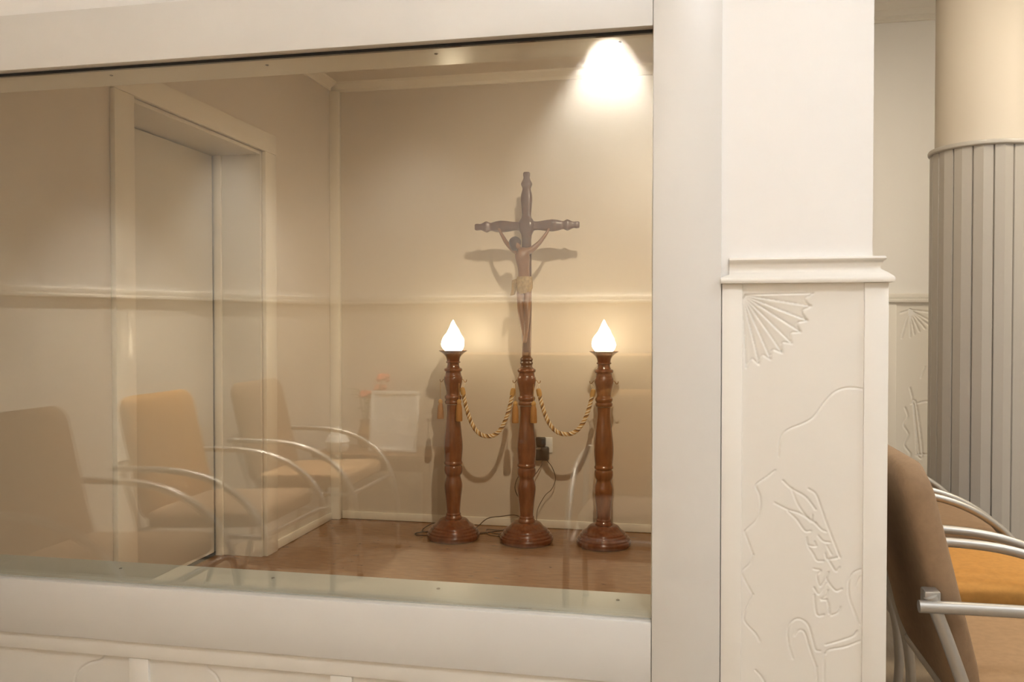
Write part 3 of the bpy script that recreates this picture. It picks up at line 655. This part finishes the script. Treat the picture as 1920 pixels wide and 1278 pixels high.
for k in range(9):
    hx, hy, hz = rnd.uniform(-.10, .14), rnd.uniform(-.06, .06), rnd.uniform(.20, .36)
    if k == 0: hx, hy, hz = .11, .02, .40
    MB().tube(catmull([(0, 0, .10), (hx * .4, hy * .4, .18), (hx, hy, hz)], 4), .003, 6).build('stem', 'leaf', vs)
    if k in (0, 3, 5, 7):
        mb = MB()
        for q in range(9):
            a = q * 2.4; rr_ = .012 + .003 * q
            mb.lathe([(-.012, .004), (0, .018), (.012, .012), (.018, .002)], 8, c=(hx + rr_ * math.cos(a), hy + rr_ * math.sin(a), hz + .012 * math.sin(q)))
        mb.build('bloom', 'petal', vs)
    for q in range(3):
        f = rnd.uniform(.45, .95); bx, by, bz = hx * f, hy * f, .12 + (hz - .12) * f; a = rnd.uniform(0, 6.28); l = rnd.uniform(.05, .09)
        d = Vector((math.cos(a), math.sin(a), .5)).normalized(); w = d.cross(Vector((0, 0, 1))).normalized()
        mb = MB(); L = []
        for i in range(6):
            u = i / 5; c = Vector((bx, by, bz)) + d * l * u - Vector((0, 0, .03 * u * u)); ww = .016 * math.sin(math.pi * min(.97, .08 + u * .9))
            L.append([c - w * ww, c + Vector((0, 0, .0015)), c + w * ww, c - Vector((0, 0, .0015))])
        mb.loops(L).build('leaf', 'leaf', vs)
bw = thing('white_bowl', 'white ceramic lidded bowl mirrored in the glass below the flowers', 'bowl', (-1.885, -.85, .4705))
MB().lathe([(0, .05), (.006, .058), (.04, .066), (.05, .064)], 30).build('bowl', 'white', bw)
MB().lathe([(.050, .066), (.056, .067), (.08, .055), (.11, .036), (.13, .022), (.138, .008), (.139, .001)], 30).build('lid', 'white', bw)
sb = thing('sideboard', 'long tan sideboard mirrored in the glass behind the candlesticks', 'sideboard', (-.25, -1.0, 0))
part('carcass', 'oak', sb, -.98, .90, -.17, .165, .08, .99, bev=.003)
part('top', 'oak', sb, -1.01, .93, -.18, .19, .99, 1.02, bev=.004)
part('plinth', 'brownwood', sb, -.96, .88, -.16, .15, 0, .08, smooth=False)
for k in range(4):
    x0 = -.975 + k * .4675
    d = part('door', 'oak', sb, x0 + .003, x0 + .4645, .1655, .183, .09, .98, bev=.003)
    MB().lathe([(0, .007), (.012, .007), (.018, .012), (.026, .010), (.028, .002)], 14).xf(Matrix.Translation((x0 + (.40 if k % 2 == 0 else .05), .183, .56)) @ Matrix.Rotation(math.radians(-90), 4, 'X')).build('knob', 'steel', d)

# ================================================================== LAMPS AND ADDED FILL LIGHTS
def panel(label, x, y, m, sx=.30, sy=.30):  # unseen ceiling panels, added as fill light for the main room
    t = thing('fill_light', label, 'ceiling light', (x, y, HC), 0, 'added fill lights on the room ceiling')
    for a in ((-sx, sx, sy - .02, sy), (-sx, sx, -sy, -sy + .02), (-sx, -sx + .02, -sy + .02, sy - .02), (sx - .02, sx, -sy + .02, sy - .02)):
        part('frame_bar', 'lampmetal', t, a[0], a[1], a[2], a[3], -.025, -.001, bev=.002)
    part('diffuser', m, t, -sx + .02, sx - .02, -sy + .02, sy - .02, -.018, -.004, smooth=False)
panel('added square fill light above the viewpoint', .35, .10, 'diffuser')
panel('added square fill light above the armchairs by the pillar', 1.95, 1.1, 'diffuser')
panel('added square fill light near the grey column', 2.35, 3.1, 'diffuser_rear')
panel('small added fill light between pillar and grey column', .95, 2.9, 'diffuser_rear', .2, .2)  # added to brighten the far right wall
def downlight(name, label, loc, energy, size, blend, rot, col, rad=.03, group='recessed downlights', ceil=HC):
    t = thing(name, label, 'downlight', (loc[0], loc[1], ceil), 0, group)
    MB().lathe([(-.006, .036), (-.008, .046), (-.004, .050), (-.0005, .050), (-.0005, .036)], 32, cap0=False, cap1=False).build('trim_ring', 'lampmetal', t)
    MB().lathe([(-.004, .0355), (-.0015, .0355)], 32).build('lens', 'bulbface', t)
    l = bpy.data.lights.new('lamp_light', 'SPOT'); l.energy = energy; l.spot_size = math.radians(size); l.spot_blend = blend; l.shadow_soft_size = rad; l.color = col
    o = bpy.data.objects.new('lamp_light', l); COL.objects.link(o); o.parent = t; o.location = (0, 0, loc[2] - ceil); o.rotation_euler = rot
    return t
downlight('downlight', 'recessed downlight washing the wall opposite the window', (-.40, YO + .055, HC - .02), LIGHT['washer'], 86, .8, (0, 0, 0), HALOGEN)
downlight('downlight', 'added downlight above the mirrored side table', (-1.50, YO + .62, HC - .02), LIGHT['fill_wash'] * 1.5, 80, .8, (math.radians(-8), 0, 0), HALOGEN)  # added to brighten the mirrored table and framed sheet
downlight('downlight', 'added downlight above the mirrored sideboard', (.35, YO + .55, HC - .02), LIGHT['fill_wash'], 150, .9, (math.radians(-30), 0, 0), HALOGEN)  # added for an even wash over the mirrored wall
downlight('downlight', 'recessed downlight near the mirrored chairs', (-2.15, .30, HC - .02), LIGHT['washer_left'], 54, .7, (0, 0, 0), HALOGEN)
downlight('downlight', 'added downlight behind the mirrored armchair by the side table', (-2.02, -.42, HC - .02), LIGHT['washer_left'] * .5, 54, .7, (0, 0, 0), HALOGEN)  # added to lift the wall behind the mirrored chair
downlight('downlight', 'recessed spotlight in the niche ceiling just behind the window', (-.18, 2.30, HN - .10), LIGHT['niche_spot'], 122, .9, (math.radians(40), 0, math.radians(6)), (1.0, .83, .62), .022, ceil=HN)
